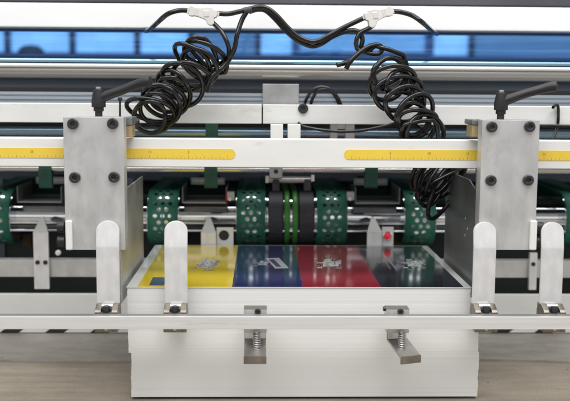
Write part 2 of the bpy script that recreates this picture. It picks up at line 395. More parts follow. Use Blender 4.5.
sh = thing('printed_sheet', 'glossy printed sheet in yellow, blue, red and black panels on top of the paper stack', 'printed sheet', (0, D/2, -.0012))
mb = MB(); mb.box(-W-.001, W-.001, -.0012, D, -.0012+.0001, -.0006)
part('paper', mb, 'p_white', sh)
def fx(px): return X_(px, 289, 0)
yf, yk = .0015, D-.004
bounds = [fx(137), fx(232), fx(303), fx(381), fx(464)]
ZS = -.0004
for (a, c, m_, lab) in ((0, 1, 'p_yellow', 'yellow printed panel with a grey drawing'), (1, 2, 'p_blue', 'dark blue printed panel'), (2, 3, 'p_red', 'red printed panel'), (3, 4, 'p_black', 'near-black printed panel')):
    mb = MB(); mb.box(bounds[a]+(0 if a == 0 else .00005), bounds[c]-.00005, yf, yk, ZS-.00015, ZS)
    pn = part('printed_panel', mb, m_, sh, lab)
    # artwork of the panel: a small generic machine drawing of polygons, slightly above the ink
    def art(polys, mm, name='printed_drawing', dz=.00012):
        mb2 = MB()
        for P in polys:
            q = [at_top(x, y) for x, y in P]
            q = [Vector((v.x, v.y, ZS+dz)) for v in q]
            mb2.bm.faces.new([mb2.bm.verts.new(v) for v in q])
        bmesh.ops.recalc_face_normals(mb2.bm, faces=mb2.bm.faces[:])
        for f in mb2.bm.faces:
            if f.normal.z < 0: f.normal_flip()
        return part(name, mb2, mm, pn, recalc=False)
    def at_top(x, y):
        d_ = fw*FPX+rt*(x-285)-up*(y-200.5); t = (0-CAM.z)/d_.z
        return CAM+d_*t
    def drawing(px, py, wd, dp, seed, tones):
        # loose technical drawing of a small machine, printed ink on the sheet
        rnd = random.Random(seed); c = at_top(px, py)
        groups = {k: [] for k in tones}
        def rect(u0, u1, v0, v1, tone, sk=0.0):
            groups[tone].append([(c.x+wd*(u0+sk*v0), c.y+dp*v0), (c.x+wd*(u1+sk*v0), c.y+dp*v0), (c.x+wd*(u1+sk*v1), c.y+dp*v1), (c.x+wd*(u0+sk*v1), c.y+dp*v1)])
        l, g, dk = tones
        rect(-.20, .36, -.28, .22, l, .25); rect(-.44, -.18, .00, .07, l, .1); rect(.32, .44, -.06, .30, g, .2); rect(-.22, .02, .20, .40, l, .35)
        rect(-.40, -.22, -.44, -.36, l, .2); rect(.08, .30, -.46, -.40, g, -.2)
        for k in range(60):
            u, v = rnd.gauss(0, .24), rnd.gauss(0, .24); w_, h_ = rnd.choice(((.10, .022), (.018, .13), (.05, .04), (.16, .014), (.014, .2)))
            rect(u, u+w_, v, v+h_, rnd.choice((l, l, g, dk)), rnd.choice((.25, .25, -.2)))
        for k in range(24):
            u, v = rnd.uniform(-.18, .30), rnd.uniform(-.27, .2)
            rect(u, u+rnd.uniform(.02, .07), v, v+rnd.uniform(.012, .035), dk, .25)
        for n_, (tone, Q) in enumerate(groups.items()):
            mb2 = MB()
            for n2, P in enumerate(Q):
                mb2.bm.faces.new([mb2.bm.verts.new((x, y, ZS+.00010+.00008*n_+.000002*n2)) for x, y in P])
            part('printed_drawing', mb2, tone, pn, recalc=False)
    if a == 0:
        art([[(149, 285), (153, 277), (167, 277), (164, 285)]], 'p_steel', 'printed_box')
        drawing(205, 264, .040, .10, 3, ('p_lgrey', 'p_grey', 'p_steel'))
    elif a == 1:
        art([[(266, 258), (279, 257.6), (289, 268), (275, 268.4)]], 'p_lgrey')
        art([[(268.5, 259.4), (274, 259.2), (281.5, 266.4), (276.5, 266.6)]], 'p_steel', dz=.0002)
        drawing(262, 263, .022, .05, 21, ('p_lgrey', 'p_grey', 'p_blue'))
    elif a == 2:
        drawing(329, 263, .040, .085, 8, ('p_white', 'p_lgrey', 'p_steel'))
        drawing(313, 264, .012, .07, 5, ('p_lgrey', 'p_grey', 'p_lgrey')) if False else None
    else:
        drawing(412, 263, .036, .085, 14, ('p_white', 'p_lgrey', 'p_steel'))
        art([[(388, 260), (390, 260), (398, 270), (396, 270)]], 'p_grey', dz=.0002)
        art([[(383, 259), (384, 259), (391, 269), (390, 269)]], 'p_grey', dz=.0002)

# ------------------------------------------------------------------ front rail
RY0, RY1 = -.060, -.042
zr1, zr0 = Z_(285, 317.3, RY0), Z_(285, 329.3, RY0)
t = thing('front_rail', 'long silver rail with a bright front face, running across in front of the paper stack', 'rail', (0, RY0, zr0))
mb = MB(); mb.box(XL, XR, RY0, RY0+.005, zr0, zr1+.0006, .0006); part('front_strip', mb, 'railfront', t)
mb = MB(); mb.box(XL, XR, RY0+.0052, RY1, zr0+.001, zr1, .0008); part('dark_top_bar', mb, 'railback', t)  # separate darker bar: the dark reflection on the rail's top, put into colour
# ------------------------------------------------------------------ stop fingers on the rail
def make_finger(px, label):
    yq = RY1+.0006
    x = X_(px, 280, -.022); w = 23.2*mpp(-.022)/2
    zt, zm, zb = Z_(px, 221.5, -.022), Z_(px, 247, -.022), Z_(px, 304, -.022)
    t = thing('stop_finger', label, 'stop finger', (x, -.03, zr0-.008), 'upright stop fingers clamped along the front rail')
    mb = MB()
    # rounded top outline, bent back a little over its upper quarter
    prof = []
    nn = 14
    out = [(-w, zb), (w, zb), (w, zm)] + [(w*math.cos(PI*k/nn), zt-w*.85+w*.85*math.sin(PI*k/nn)) for k in range(nn+1)] + [(-w, zm)]
    b = bmesh.new(); T = .004
    lean = lambda z_: -.022+max(0, z_-zm)*.16
    # rows from bottom to top
    zs = [zb, (zb+zm)/2, zm-.002, zm+.001] + [zm+.001+(zt-w*.85-zm-.001)*k/3 for k in (1, 2, 3)] + [zt-w*.85+w*.85*math.sin(PI/2*k/10) for k in range(1, 11)]
    rows = []
    for z_ in zs:
        hw = w if z_ <= zt-w*.85 else w*math.sqrt(max(0, 1-((z_-(zt-w*.85))/(w*.85))**2))
        hw = max(hw, .0012)
        y_ = lean(z_)
        rows.append([b.verts.new(v) for v in ((x-hw, y_, z_), (x+hw, y_, z_), (x+hw, y_+T, z_), (x-hw, y_+T, z_))])
    for A, B in zip(rows, rows[1:]):
        for k in range(4): b.faces.new((A[k], A[(k+1) % 4], B[(k+1) % 4], B[k]))
    b.faces.new(rows[0][::-1]); b.faces.new(rows[-1])
    bmesh.ops.recalc_face_normals(b, faces=b.faces[:])
    es = [e for e in b.edges if len(e.link_faces) == 2 and e.calc_face_angle() > R(60)]
    bmesh.ops.bevel(b, geom=es, offset=.0008, segments=2, affect='EDGES')
    mb.merge(b); part('finger_plate', mb, 'alubright', t, ang=40)
    # clamp saddle behind the rail
    mb = MB(); mb.box(x-w, x+w, yq, -.0105, zr0-.009, zr1+.001, .001)
    sd = part('clamp_saddle', mb, 'zinc', t)
    for sx in (-1, 1):
        mb = MB(); mb.prism([(x+sx*w*.98, yq, zr1), (x+sx*w*.98, -.012, zr1), (x+sx*w*.98, -.012, zb+.001), (x+sx*w*.98, -.026, zb+.0015), (x+sx*w*.98, yq+.003, zb-.003), (x+sx*w*.98, yq, zb-.006)], (-sx*w*.52, 0, 0), .0008)
        part('hinge_ear', mb, 'zinc', t)
    mb = MB(); mb.cyl((x-w*.5, -.028, zr1+.0055), (1, 0, 0), .0042, w, .0006, 20)
    part('hinge_pin', mb, 'steel', t)
    mb = MB(); mb.cyl((x, -.038, zr1+.001), (0, 0, 1), .0045, .008, .001, 20); part('clamp_screw', mb, 'black', t)
    mb = MB(); mb.rev([(0, 0), (0, .0018), (-.0006, .0022)], (x, yq-.0004, zr0-.0045), (0, 1, 0), 16); part('screw_hole', mb, 'plastic', t)
    return t
f0 = make_finger(176, 'upright aluminium stop finger standing in front of the yellow printed panel')
def finger_at(px, lab):
    x = X_(px, 280, -.022); dup(f0, (x, f0.location.y, f0.location.z), lab)
finger_at(108, 'leftmost upright stop finger, in front of the left aluminium carriage block')
finger_at(484, 'upright stop finger directly right of the paper stack, beside the dark side plate')
finger_at(551.5, 'rightmost upright stop finger, at the right end of the front rail')

# ------------------------------------------------------------------ spring clamps on the rail
def make_clamp(px, label, skew):
    yq = RY1+.0006
    x = X_(px, 315, yq); w = 23.5*mpp(yq)/2
    zt = Z_(px, 309.5, yq); zb = Z_(px, 333, yq)
    t = thing('spring_clamp', label, 'spring clamp', (x, -.03, zb-.03), 'spring clamps hanging from the front rail')
    mb = MB(); mb.box(x-w, x+w, yq, -.020, zb, zt, .0008)
    blk = part('clamp_block', mb, 'clampalu', t)
    mb = MB(); mb.box(x-w, x+w, yq+.0004, -.0205, zt-.0002, zt+.0003, .0002); part('top_plate', mb, 'zinc', t)
    part('bolt', bolt_mb((x+.003, yq, (zr1+zt)/2+.0005), (0, -1, 0), .0038, .003), 'black', t)
    # bent bracket: upright plate, sloping tongue, front lip
    z1 = zb-.004; z2 = zb-.009; z3 = Z_(px, 357, -.07); z4 = Z_(px, 364, -.07)
    rot = Matrix.Rotation(skew, 4, 'Z')
    c = Vector((x, -.03, 0))
    def q(dx, y_, z_): return c+rot @ Vector((dx, y_+.03, 0))+Vector((0, 0, z_))
    mb = MB(); tt = .0022
    P = [(-.032, zb+.001), (-.032, z2), (-.068, z3), (-.068, z4)]
    P2 = [(-.030, zb+.001), (-.030, z2-tt*.8), (-.0655, z3-tt), (-.0655, z4)]
    poly = [q(-w*.95, y_, z_) for y_, z_ in P]+[q(-w*.95, y_, z_) for y_, z_ in P2[::-1]]
    d_ = rot @ Vector((w*1.9, 0, 0))
    b = bmesh.new()
    A = [b.verts.new(p) for p in poly]; B = [b.verts.new(p+d_) for p in poly]; k_ = len(poly)
    for i in range(k_): b.faces.new((A[i], B[i], B[(i+1) % k_], A[(i+1) % k_]))
    for i in range(3):
        b.faces.new((A[i], A[i+1], A[k_-2-i], A[k_-1-i])); b.faces.new((B[i], B[k_-1-i], B[k_-2-i], B[i+1]))
    bmesh.ops.recalc_face_normals(b, faces=b.faces[:]); mb.merge(b)
    part('bracket', mb, 'zinclight', t, ang=25)
    mb = MB(); mb.prism([q(-w*.97, -.0689, z3+.0004), q(w*.97, -.0689, z3+.0004), q(w*.97, -.0689, z4-.0004), q(-w*.97, -.0689, z4-.0004)], rot @ Vector((0, .0008, 0))); part('bracket_lip', mb, 'zinc', t)
    # upright pad
    mb = MB(); mb.prism([q(-w*.9, -.0335, zb-.0005), q(w*.9, -.0335, zb-.0005), q(w*.9, -.0335, z2), q(-w*.9, -.0335, z2)], rot @ Vector((0, .0012, 0)))
    part('bracket_face', mb, 'alubright', t)
    # spring and its rod
    s0 = q(0, -.0495, zb+.002); s1 = q(0, -.0495, Z_(px, 356, -.05)+.002)
    s0 = Vector((x+(.002 if skew == 0 else .004), -.05, zb+.002)); s1 = Vector((s0.x, -.052, Z_(px, 354, -.055)))
    L = (s1-s0).length
    mb = MB(); mb.tube([s0+Vector((0, 0, .004)), s1-Vector((0, 0, .004))], .0022, 12); part('spring_rod', mb, 'steel', t)
    pts = []
    turns = 9
    for i in range(turns*14+1):
        a = 2*PI*i/14; p = s0.lerp(s1, i/(turns*14)); pts.append(p+Vector((math.cos(a)*.0040, math.sin(a)*.0040, 0)))
    mb = MB(); mb.tube(pts, .0009, 8); part('spring', mb, 'steel', t, ang=60)
    if skew:
        part('bolt', bolt_mb((x-w, -.03, (zr1+zt)/2+.001), (-1, 0, 0), .003, .003), 'black', t)
    return t
make_clamp(255.3, 'spring clamp hanging straight from the rail below the blue printed panel', 0)
make_clamp(398, 'spring clamp with its bent bracket twisted sideways, below the black printed panel', R(20))

# ------------------------------------------------------------------ carriage blocks
BY0, BY1 = -.012, .010
def make_block(px0, px1, pt, side, label):
    xa, xb = X_(px0, 185, BY0), X_(px1, 185, BY0)
    zt, zb = Z_((px0+px1)/2, pt, BY0), Z_((px0+px1)/2, 250, BY0)
    xc = (xa+xb)/2
    t = thing('carriage', label, 'carriage', (xc, 0, zb), 'aluminium carriages sliding on the scale bar')
    mb = MB(); mb.box(xa, xb, BY0, BY1, zb, zt, .0008)
    part('face_plate', mb, 'alu', t)
    for bx, by in ((.165, 124), (.82, 123.5), (.18, 177.5), (.83, 177)):
        xx = xa+(xb-xa)*bx; zz = Z_((px0+px1)/2, by+(pt-117), BY0)
        mb = MB(); mb.rev([(0, 0), (0, .0078), (.0004, .0078), (.0006, .0073), (.0006, 0)], (xx, BY0, zz), (0, -1, 0), 28)
        ws = part('washer', mb, 'steel', t)
        part('bolt', bolt_mb((xx, BY0-.0005, zz), (0, -1, 0), .0066, .0035), 'black', t)
    # clamp body behind the plate, around the scale bar
    inn = xb if side < 0 else xa
    def bx_(d0, d1): return sorted((inn-side*d0, inn-side*d1)) if False else sorted((inn+side*d0*-1, inn+side*d1*-1))
    zt2 = Z_(px1, 117.5, .03); zbar1 = Z_((px0+px1)/2, 137, .03)
    mb = MB(); mb.box(xa+.002, xb-.002, BY1, .0325, zbar1+.016, zt-.0005, .001)
    part('clamp_body', mb, 'darksteel', t)
    mb = MB(); xs = sorted((inn+side*.004, inn-side*.0065)); mb.box(xs[0], xs[1], .016, .060, zbar1+.0158, zt-.001, .001); part('end_cap', mb, 'darksteel', t)
    mb = MB(); xs = sorted((inn+side*.004, inn-side*.006)); mb.box(xs[0], xs[1], .018, .048, zbar1+.0006, zbar1+.0154, .0006); part('brass_slider', mb, 'brass', t)
    mb = MB(); xs = (xa+.004, xb-.004); mb.box(xs[0], xs[1], .012, .034, zb+.005, Z_((px0+px1)/2, 168, .03), .001); part('lower_body', mb, 'darksteel', t)
    # side guide plate next to the stack
    sx = -W-.0055 if side < 0 else W+.005
    zt3 = .120
    y1 = .212
    mb = MB()
    if side < 0:
        poly = [(sx, -.010, -.02), (sx, y1, -.02), (sx, y1, zt3+.001), (sx, .03, zt3), (sx, -.010, zt3-.012)]
    else:
        poly = [(sx, -.008, -.02), (sx, y1, -.02), (sx, y1, zt3-.022), (sx, y1-.055, zt3+.012), (sx, .06, zt3+.012), (sx, -.004, zt3-.003), (sx, -.008, zt3-.007)]
    mb.prism(poly, (-side*-.002 if False else side*.0022, 0, 0), .0004)
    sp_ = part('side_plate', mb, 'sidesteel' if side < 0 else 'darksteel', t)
    if side > 0:
        for (yy, zz) in ((.075, .078), (.060, .066), (.075, .055)):
            mb = MB(); mb.rev([(0, 0), (0, .0022), (.0004, .002), (.0006, 0)], (sx, yy, zz), (-1, 0, 0), 14); part('rivet', mb, 'steel', t)
    # tilting clamp lever
    lx = xa+(xb-xa)*(.535 if side < 0 else .40); LY = .012; s = mpp(LY)
    lp = lambda dx, dy: Vector((lx+dx*s, LY, zt-dy*s))
    mb = MB(); mb.rev([(0, 0), (0, 3.6*s), (5*s, 3.6*s), (5.2*s, 5*s), (9*s, 5*s), (9.2*s, 6.9*s), (16*s, 7*s), (23*s, 5.6*s), (26*s, 5*s), (26.5*s, 3*s), (26.5*s, 0)], lp(0, 0), (0, 0, 1), 28)
    hb = part('lever_hub', mb, 'blackplastic', t)
    mb = MB(); mb.cyl(lp(0, -26.5), (0, 0, 1), 2.6*s, 2.6*s, .0006, 18); part('hub_screw', mb, 'steel', hb)
    mb = MB(); mb.rev([(0, 3.2*s), (0, 4.2*s), (2*s, 4.2*s), (2*s, 3.4*s)], lp(0, -5), (0, 0, 1), 6); part('hub_nut', mb, 'black', hb)
    dz = 34 if side < 0 else 32.5
    arm = [lp(1, -17.5), lp(10, -21), lp(24, -26), lp(38, -dz+2.5), lp(47, -dz), lp(54, -dz-.5)]
    arm = spline(arm, 6)
    for i, p in enumerate(arm): p.y -= .012*i/len(arm)
    nn = len(arm)
    rad = [(5.4-.9*math.sin(PI*min(1, i/nn*1.2)))*s for i in range(nn)]; rad[-1] = 1.6*s; rad[-2] = 3*s
    mb = MB(); mb.tube(arm, rad, 16); part('lever_arm', mb, 'blackplastic', t, ang=60)
    # small roller bracket on the outer lower edge
    ow = xa if side < 0 else xb
    z0_, z1_ = zb+.0005, Z_((px0+px1)/2, 220, BY0)
    mb = MB()
    if side < 0: xs = (xa+.001, xa+.0095)
    else: xs = (xb-.0085, xb+.0005)
    mb.box(xs[0], xs[1], BY0-.006, BY0-.0005, z0_, z1_, .002, 3); part('edge_strip', mb, 'white', t)
    for dz_ in (.010, .028):
        mb = MB(); cx = xa-.0105 if side < 0 else xb+.001
        mb.cyl((cx, BY0+.003, z0_+dz_), (1, 0, 0), .007, .0095, .0015, 20); part('edge_roller', mb, 'blackplastic', t)
    return t
make_block(64.3, 124.6, 117, -1, 'left aluminium carriage with bright steel side plate and black clamp lever')
make_block(480.2, 537.5, 120, 1, 'right aluminium carriage with dark riveted side plate and black clamp lever')

# ------------------------------------------------------------------ scale bar
SY0, SY1 = .034, .066
zs1, zs0 = Z_(285, 139.5, SY0), Z_(285, 167.5, SY0)
t = thing('scale_bar', 'thick white cross bar carrying two yellow measuring scales', 'bar', (0, (SY0+SY1)/2, zs0))
mb = MB(); mb.box(XL, XR, SY0, SY1, zs0, zs1, .001); part('bar', mb, 'white', t)
def text_mesh(txt, size, loc, m_, parent, name):
    cu = bpy.data.curves.new('t', 'FONT'); cu.body = txt; cu.size = size; cu.align_x = 'CENTER'
    o = bpy.data.objects.new('t', cu); COL.objects.link(o)
    dg = bpy.context.evaluated_depsgraph_get(); me = bpy.data.meshes.new_from_object(o.evaluated_get(dg))
    bm = bmesh.new(); bm.from_mesh(me); bpy.data.objects.remove(o); bpy.data.meshes.remove(me)
    for v in bm.verts: v.co = Vector((v.co.x+loc[0], loc[1], v.co.y+loc[2]))
    return bm
zc = Z_(285, 154.2, SY0); hh = 5.0*mpp(SY0)
def tape(xa, xb, roundend):
    mb = MB(); y = SY0-.0006
    P = []
    if roundend == 'R':
        P = [(xa, y, zc-hh), (xb-hh, y, zc-hh)]+[(xb-hh+hh*math.cos(a), y, zc+hh*math.sin(a)) for a in [(-PI/2)+PI*k/16 for k in range(1, 16)]]+[(xb-hh, y, zc+hh), (xa, y, zc+hh)]
    else:
        P = [(xb, y, zc+hh), (xa+hh, y, zc+hh)]+[(xa+hh+hh*math.cos(a), y, zc+hh*math.sin(a)) for a in [(PI/2)+PI*k/16 for k in range(1, 16)]]+[(xa+hh, y, zc-hh), (xb, y, zc-hh)]
    mb.prism(P, (0, .0007, 0))
    tp = part('scale_tape', mb, 'yellow', t)
    mb = MB(); y2 = y-.0002
    rng = range(0, int((xb-xa-.012)/.005))
    x0 = (xb-.010) if roundend == 'R' else xa+.010
    for i in rng:
        x = x0-(i*.005 if roundend == 'R' else -i*.005)
        h_ = .0045 if i % 10 == 0 else (.0034 if i % 2 == 0 else .0020)
        mb.quad((x-.00022, y2, zc-hh+.0004), (x+.00022, y2, zc-hh+.0004), (x+.00022, y2, zc-hh+h_), (x-.00022, y2, zc-hh+h_))
    part('scale_marks', mb, 'tick', tp)
    for i in rng:
        if i % 10 == 0 and i > 0:
            x = x0-(i*.005 if roundend == 'R' else -i*.005)
            mb = MB(); mb.merge(text_mesh(str(i//2), .0046, (x, y2, zc+.0004), 'tick', tp, 'n')); part('numeral', mb, 'tick', tp)
tape(XL, X_(235.5, 153, SY0), 'R')
tape(X_(344, 153, SY0), XR, 'L')

# ------------------------------------------------------------------ upper beam
UY0, UY1 = .155, .19
zu1, zu0 = Z_(285, 104.8, UY0), Z_(285, 124.0, UY0)
t = thing('upper_beam', 'whitish machined beam above the scale bar, behind the coiled cables', 'beam', (0, UY0, zu0))
xg = X_(262.3, 112, UY0)
mb = MB(); mb.box(XL, xg-.0008, UY0, UY1, zu0, zu1, .0012); part('beam_section', mb, 'beamalu', t)
mb = MB(); mb.box(xg+.0008, XR, UY0, UY1, zu0, zu1, .0012); part('beam_section', mb, 'beamalu', t)
part('bolt', bolt_mb((X_(303, 108.5, UY0), UY0, Z_(303, 108.5, UY0)), (0, -1, 0), 5*mpp(UY0), .004), 'black', t)
def support(xa, xb, pa, pb, Y, m_, lab, nm='support_post', cat='post', dep=.02):
    mb = MB(); mb.box(X_(xa, (pa+pb)/2, Y), X_(xb, (pa+pb)/2, Y), Y, Y+dep, Z_((xa+xb)/2, pb, Y), Z_((xa+xb)/2, pa, Y), .0008)
    return single(nm, mb, m_, lab, cat)
support(270.5, 283, 124.6, 150, .125, 'white', 'white post below the beam joint, the wider one left of centre')
support(287.8, 300.5, 124.6, 150, .126, 'white', 'white post below the beam, just left of the drooping black cable')
support(262.5, 299, 84, 106, .220, 'steel', 'grey aluminium mounting plate rising above the beam joint', 'mounting_plate', 'plate')
mb = MB(); mb.box(X_(330, 128, .21), X_(337, 128, .21), .20, .215, Z_(333, 140, .21), Z_(333, 122, .21), .0006)
mb.box(X_(345, 128, .21), X_(354, 128, .21), .20, .215, Z_(349, 140, .21), Z_(349, 122, .21), .0006)
mb.box(X_(335, 128, .21), X_(346, 128, .21), .205, .213, Z_(340, 129, .21), Z_(340, 123, .21), .0006)
single('u_bracket', mb, 'alu', 'small U-shaped metal bracket behind the drooping black cable', 'bracket')
# drooping cable under the beam + paired cable hoop above it
mb = MB(); mb.tube(pxspline([(296, 113, .20), (300, 124.5, .15), (315, 129, .145), (340, 131.5, .145), (362, 130.5, .142), (385, 126, .136), (404, 121, .13), (418, 126, .12), (428, 134, .115)]), 1.5*mpp(.15), 10)
single('drooping_cable', mb, 'cable', 'thin black cable drooping below the white beam right of centre', 'cable', ang=80)
mb = MB()
for o_ in (0, 6):
    mb.tube(pxspline([(304+o_*1.1, 108, .215), (306+o_, 100, .21), (312+o_*.9, 91, .205), (321+o_*.5, 87+o_*.4, .205), (331-o_*.2, 90, .205), (338-o_*.3, 98, .21), (342-o_*.3, 108, .215)]), 1.6*mpp(.2), 10)
single('cable_hoop', mb, 'cable', 'pair of black cables arching in a small hoop above the white beam', 'cable', ang=80)

# ------------------------------------------------------------------ rollers and profiles behind, between beam and top cover
def xtube(name, py, Y, rpx, m_, lab, cat='roller', xa=XL, xb=XR, n=40):
    r = rpx*mpp(Y); mb = MB(); mb.cyl((xa, Y, Z_(285, py, Y)), (1, 0, 0), r, xb-xa, .0005, n)
    return single(name, mb, m_, lab, cat)
def xbox(name, p0, p1, Y, dep, m_, lab, cat='beam', bev=.0012, groove=0):
    z1, z0 = Z_(285, p0, Y), Z_(285, p1, Y); mb = MB()
    if not groove: mb.box(XL, XR, Y, Y+dep, z0, z1, bev)
    else:
        P = [(XL, Y+dep, z0), (XL, Y+dep, z1)]
        k = groove
        for i in range(k):
            a = z1-(z1-z0)*i/k; c = z1-(z1-z0)*(i+1)/k; h_ = (a-c)
            P += [(XL, Y, a-h_*.02), (XL, Y, a-h_*.62), (XL, Y+.004, a-h_*.7), (XL, Y+.004, a-h_*.95)]
        b = bmesh.new(); A = [b.verts.new(p) for p in P]; B = [b.verts.new((XR, p[1], p[2])) for p in P]
        for i in range(len(P)): b.faces.new((A[i], B[i], B[(i+1) % len(P)], A[(i+1) % len(P)]))
        bmesh.ops.recalc_face_normals(b, faces=b.faces[:]); mb.merge(b)
    return single(name, mb, m_, lab, cat)
xbox('grooved_profile', 93.5, 107, .225, .05, 'profile', 'blue-grey grooved profile just above the white beam', groove=3)
xbox('dark_strip', 88.5, 95, .285, .05, 'gap', 'dark narrow strip standing for the shaded gap above the grooved profile')  # near-black colour stands for the shade in this gap
xbox('grey_bar', 80.5, 90, .30, .05, 'greybeam', 'grey bar below the long tan-grey tube')
xtube('grey_tube', 73.2, .24, 6.2, 'tan', 'long tan-grey tube just below the bright thin rod')
xtube('bright_rod', 67.0, .23, 1.7, 'white', 'thin bright white line between the blue guard and the tan-grey tube, put in as a rod', 'rod')  # white rod put in to draw the bright line along the tube
xtube('pale_roller', 132.5, .27, 4.6, 'bluesteel', 'blue steel roller seen in the gap below the white beam')
xbox('gap_strip', 77.5, 81.2, .29, .05, 'gap', 'thin dark strip standing for the shaded gap directly under the tan-grey tube')  # solid strip coloured as the shade beneath the tube
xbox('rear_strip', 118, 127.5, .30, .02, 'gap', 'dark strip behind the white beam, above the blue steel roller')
xbox('rear_ledge', 136, 148, .29, .02, 'teal', 'dark teal ledge behind the white scale bar')

mb = MB(); mb.box(X_(205.5, 130, .22), X_(218, 130, .22), .22, .224, Z_(212, 141, .22), Z_(212, 122, .22), .0006); single('green_tab', mb, 'greenflat', 'short dark green strap end in the gap below the white beam', 'strap')
# white cover and blue guard
xbox('white_cover', 5.0, 29.5, .285, .12, 'cover', 'long plain white cover across the top, behind the cable connectors', 'cover', .003)
xbox('dark_beam', -40, 3.5, .33, .05, 'charcoal', 'dark beam along the very top edge of the picture')
t = thing('blue_guard', 'long transparent blue plastic guard below the white cover', 'guard', (0, .24, Z_(285, 59, .24)))
GY = .325
mb = MB(); mb.box(XL, XR, GY, GY+.003, Z_(285, 60, GY), Z_(285, 28, GY)); part('acrylic_sheet', mb, 'acrylic', t)
mb = MB(); mb.box(XL, XR, GY-.006, GY-.0005, Z_(285, 33.2, GY), Z_(285, 29, GY), .001); part('top_edging', mb, 'blueframe', t)
mb = MB(); mb.box(XL, XR, GY-.006, GY-.0005, Z_(285, 59, GY), Z_(285, 56.2, GY), .001); part('bottom_edging', mb, 'blueframe', t)
mb = MB(); mb.cyl((XL, GY-.006, Z_(285, 62.5, GY-.006)), (1, 0, 0), 3.4*mpp(GY), XR-XL, .0004, 28); part('edge_rod', mb, 'bluechrome', t)

# reflections in the guard, modelled as glowing panes far behind it
WY = 2.7
mb = MB(); mb.box(-3.2, 3.2, WY+.06, WY+.12, -.9, Z_(285, -60, WY)); w_ = single('far_wall', mb, 'wall', 'far wall behind the modelled reflections, seen through the blue guard', 'wall')
def reflection(x0, x1, lab, pm='pane', bt=54):
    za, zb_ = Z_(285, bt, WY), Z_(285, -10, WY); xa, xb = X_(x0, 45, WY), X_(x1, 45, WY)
    t = thing('reflection', lab, 'reflection', ((xa+xb)/2, WY, za), 'windows reflected in the blue guard, modelled as glowing panes')
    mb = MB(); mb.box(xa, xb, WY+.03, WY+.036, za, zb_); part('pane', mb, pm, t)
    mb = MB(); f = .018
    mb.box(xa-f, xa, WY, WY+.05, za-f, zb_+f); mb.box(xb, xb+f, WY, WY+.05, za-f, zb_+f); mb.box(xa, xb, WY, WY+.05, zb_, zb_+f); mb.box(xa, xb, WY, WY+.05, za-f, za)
    part('reflected_frame', mb, 'mullion', t)
reflection(-60, 4, 'pale window at the far left, cut by the picture edge')
reflection(10, 69, 'pale window with a dark round lamp shape in front of it')
reflection(75, 134, 'pale window right of the round dark shape')
reflection(140, 188, 'pale window behind the left cable')
reflection(194, 255, 'dark window behind the left coiled cable', 'pane_dark')
reflection(261, 292, 'pale window behind the middle of the draped cables')
reflection(300, 426, 'wide dull window behind the right coiled cable', 'pane_dim', 51)
reflection(434, 469, 'pale window right of the cable end')
reflection(475, 640, 'dark wide window at the far right, cut by the picture edge', 'pane_dark')
mb = MB(); c = at(31, 50, WY-.3); mb.rev([(0, 0), (0, .05), (.03, .048), (.045, .03), (.05, 0)], c-Vector((0, 0, .03)), (0, 0, 1), 24)
single('round_lamp', mb, 'charcoal', 'dark dome-shaped object seen through the blue guard at left', 'lamp')

# ------------------------------------------------------------------ delivery shaft, pulleys, belts
AY = .412
zA = Z_(285, 217, AY)
sft = thing('roller_shaft', 'thick polished steel shaft running behind the printed sheet', 'shaft', (0, AY, zA-.045))
mb = MB(); mb.cyl((XL, AY, zA), (1, 0, 0), .0228, XR-XL, .0005, 64); part('shaft', mb, 'chrome', sft)
RP = .0435
def xcyl(a, c, r, m_, nm, bev=.001, lab=None):
    xa, xb = X_(a, 217, AY-.03), X_(c, 217, AY-.03); mb = MB(); mb.cyl((xa, AY, zA), (1, 0, 0), r, xb-xa, bev, 64); return part(nm, mb, m_, sft, lab)
xcyl(268.5, 283, .0445, 'rubber', 'rubber_roller', .002); xcyl(299, 314, .0445, 'rubber', 'rubber_roller', .002)
xcyl(283, 299, .039, 'chrome', 'grooved_pulley', .002)
for a in (266.5, 314.2): xcyl(a, a+1.8, .043, 'chrome', 'roller_rim')
belts = [(-22, 9.5, 'perforated green belt at the left picture edge, cut off by it'), (147.5, 178, 'perforated green belt just behind the left upright finger and yellow panel'), (236.5, 265.5, 'perforated green belt directly left of the dark rubber rollers'), (317, 347, 'perforated green belt directly right of the dark rubber rollers'), (405, 435.5, 'perforated green belt near the red indicator lamp, below the right coil'), (566, 598, 'perforated green belt at the right picture edge, cut off by it')]
for (a, c, lab) in belts:
    xa, xb = X_(a, 217, AY-.04), X_(c, 217, AY-.04)
    xm = (xa+xb)/2
    xcy = MB(); xcy.cyl((xa-.0015, AY, zA), (1, 0, 0), RP, xb-xa+.003, .0012, 64); part('belt_pulley', xcy, 'chrome', sft)
    mb = MB(); r = RP+.0022
    prof = [(.95, zA+r+.01)]+[(.41+.1*k, zA+r+.0012*k) for k in (4, 3, 2, 1)]
    path = [Vector((0, .95, zA+r+.006)), Vector((0, .70, zA+r+.003)), Vector((0, AY+.1, zA+r))]
    for k in range(49):
        an = PI/2+PI*k/48; path.append(Vector((0, AY+r*math.cos(an), zA+r*math.sin(an))))
    path += [Vector((0, .7, zA-r)), Vector((0, .95, zA-r))]
    uvl = mb.bm.loops.layers.uv.new('UVMap'); s_ = random.uniform(0, .02); prev = None; cum = s_
    sec = []
    for i, p in enumerate(path):
        if i: cum += (p-path[i-1]).length
        sec.append((mb.bm.verts.new((xa, p.y, p.z)), mb.bm.verts.new((xb, p.y, p.z)), cum))
    hw = (xb-xa)/2
    for A, B in zip(sec, sec[1:]):
        f = mb.bm.faces.new((A[0], A[1], B[1], B[0]))
        for l, uvv in zip(f.loops, ((-hw, A[2]), (hw, A[2]), (hw, B[2]), (-hw, B[2]))): l[uvl].uv = uvv
    o = single('perforated_belt', mb, 'belt', lab, 'belt', 'perforated green belts on the polished shaft', recalc=False, ang=60)
    sm = o.modifiers.new('thickness', 'SOLIDIFY'); sm.thickness = .0018; sm.offset = 0
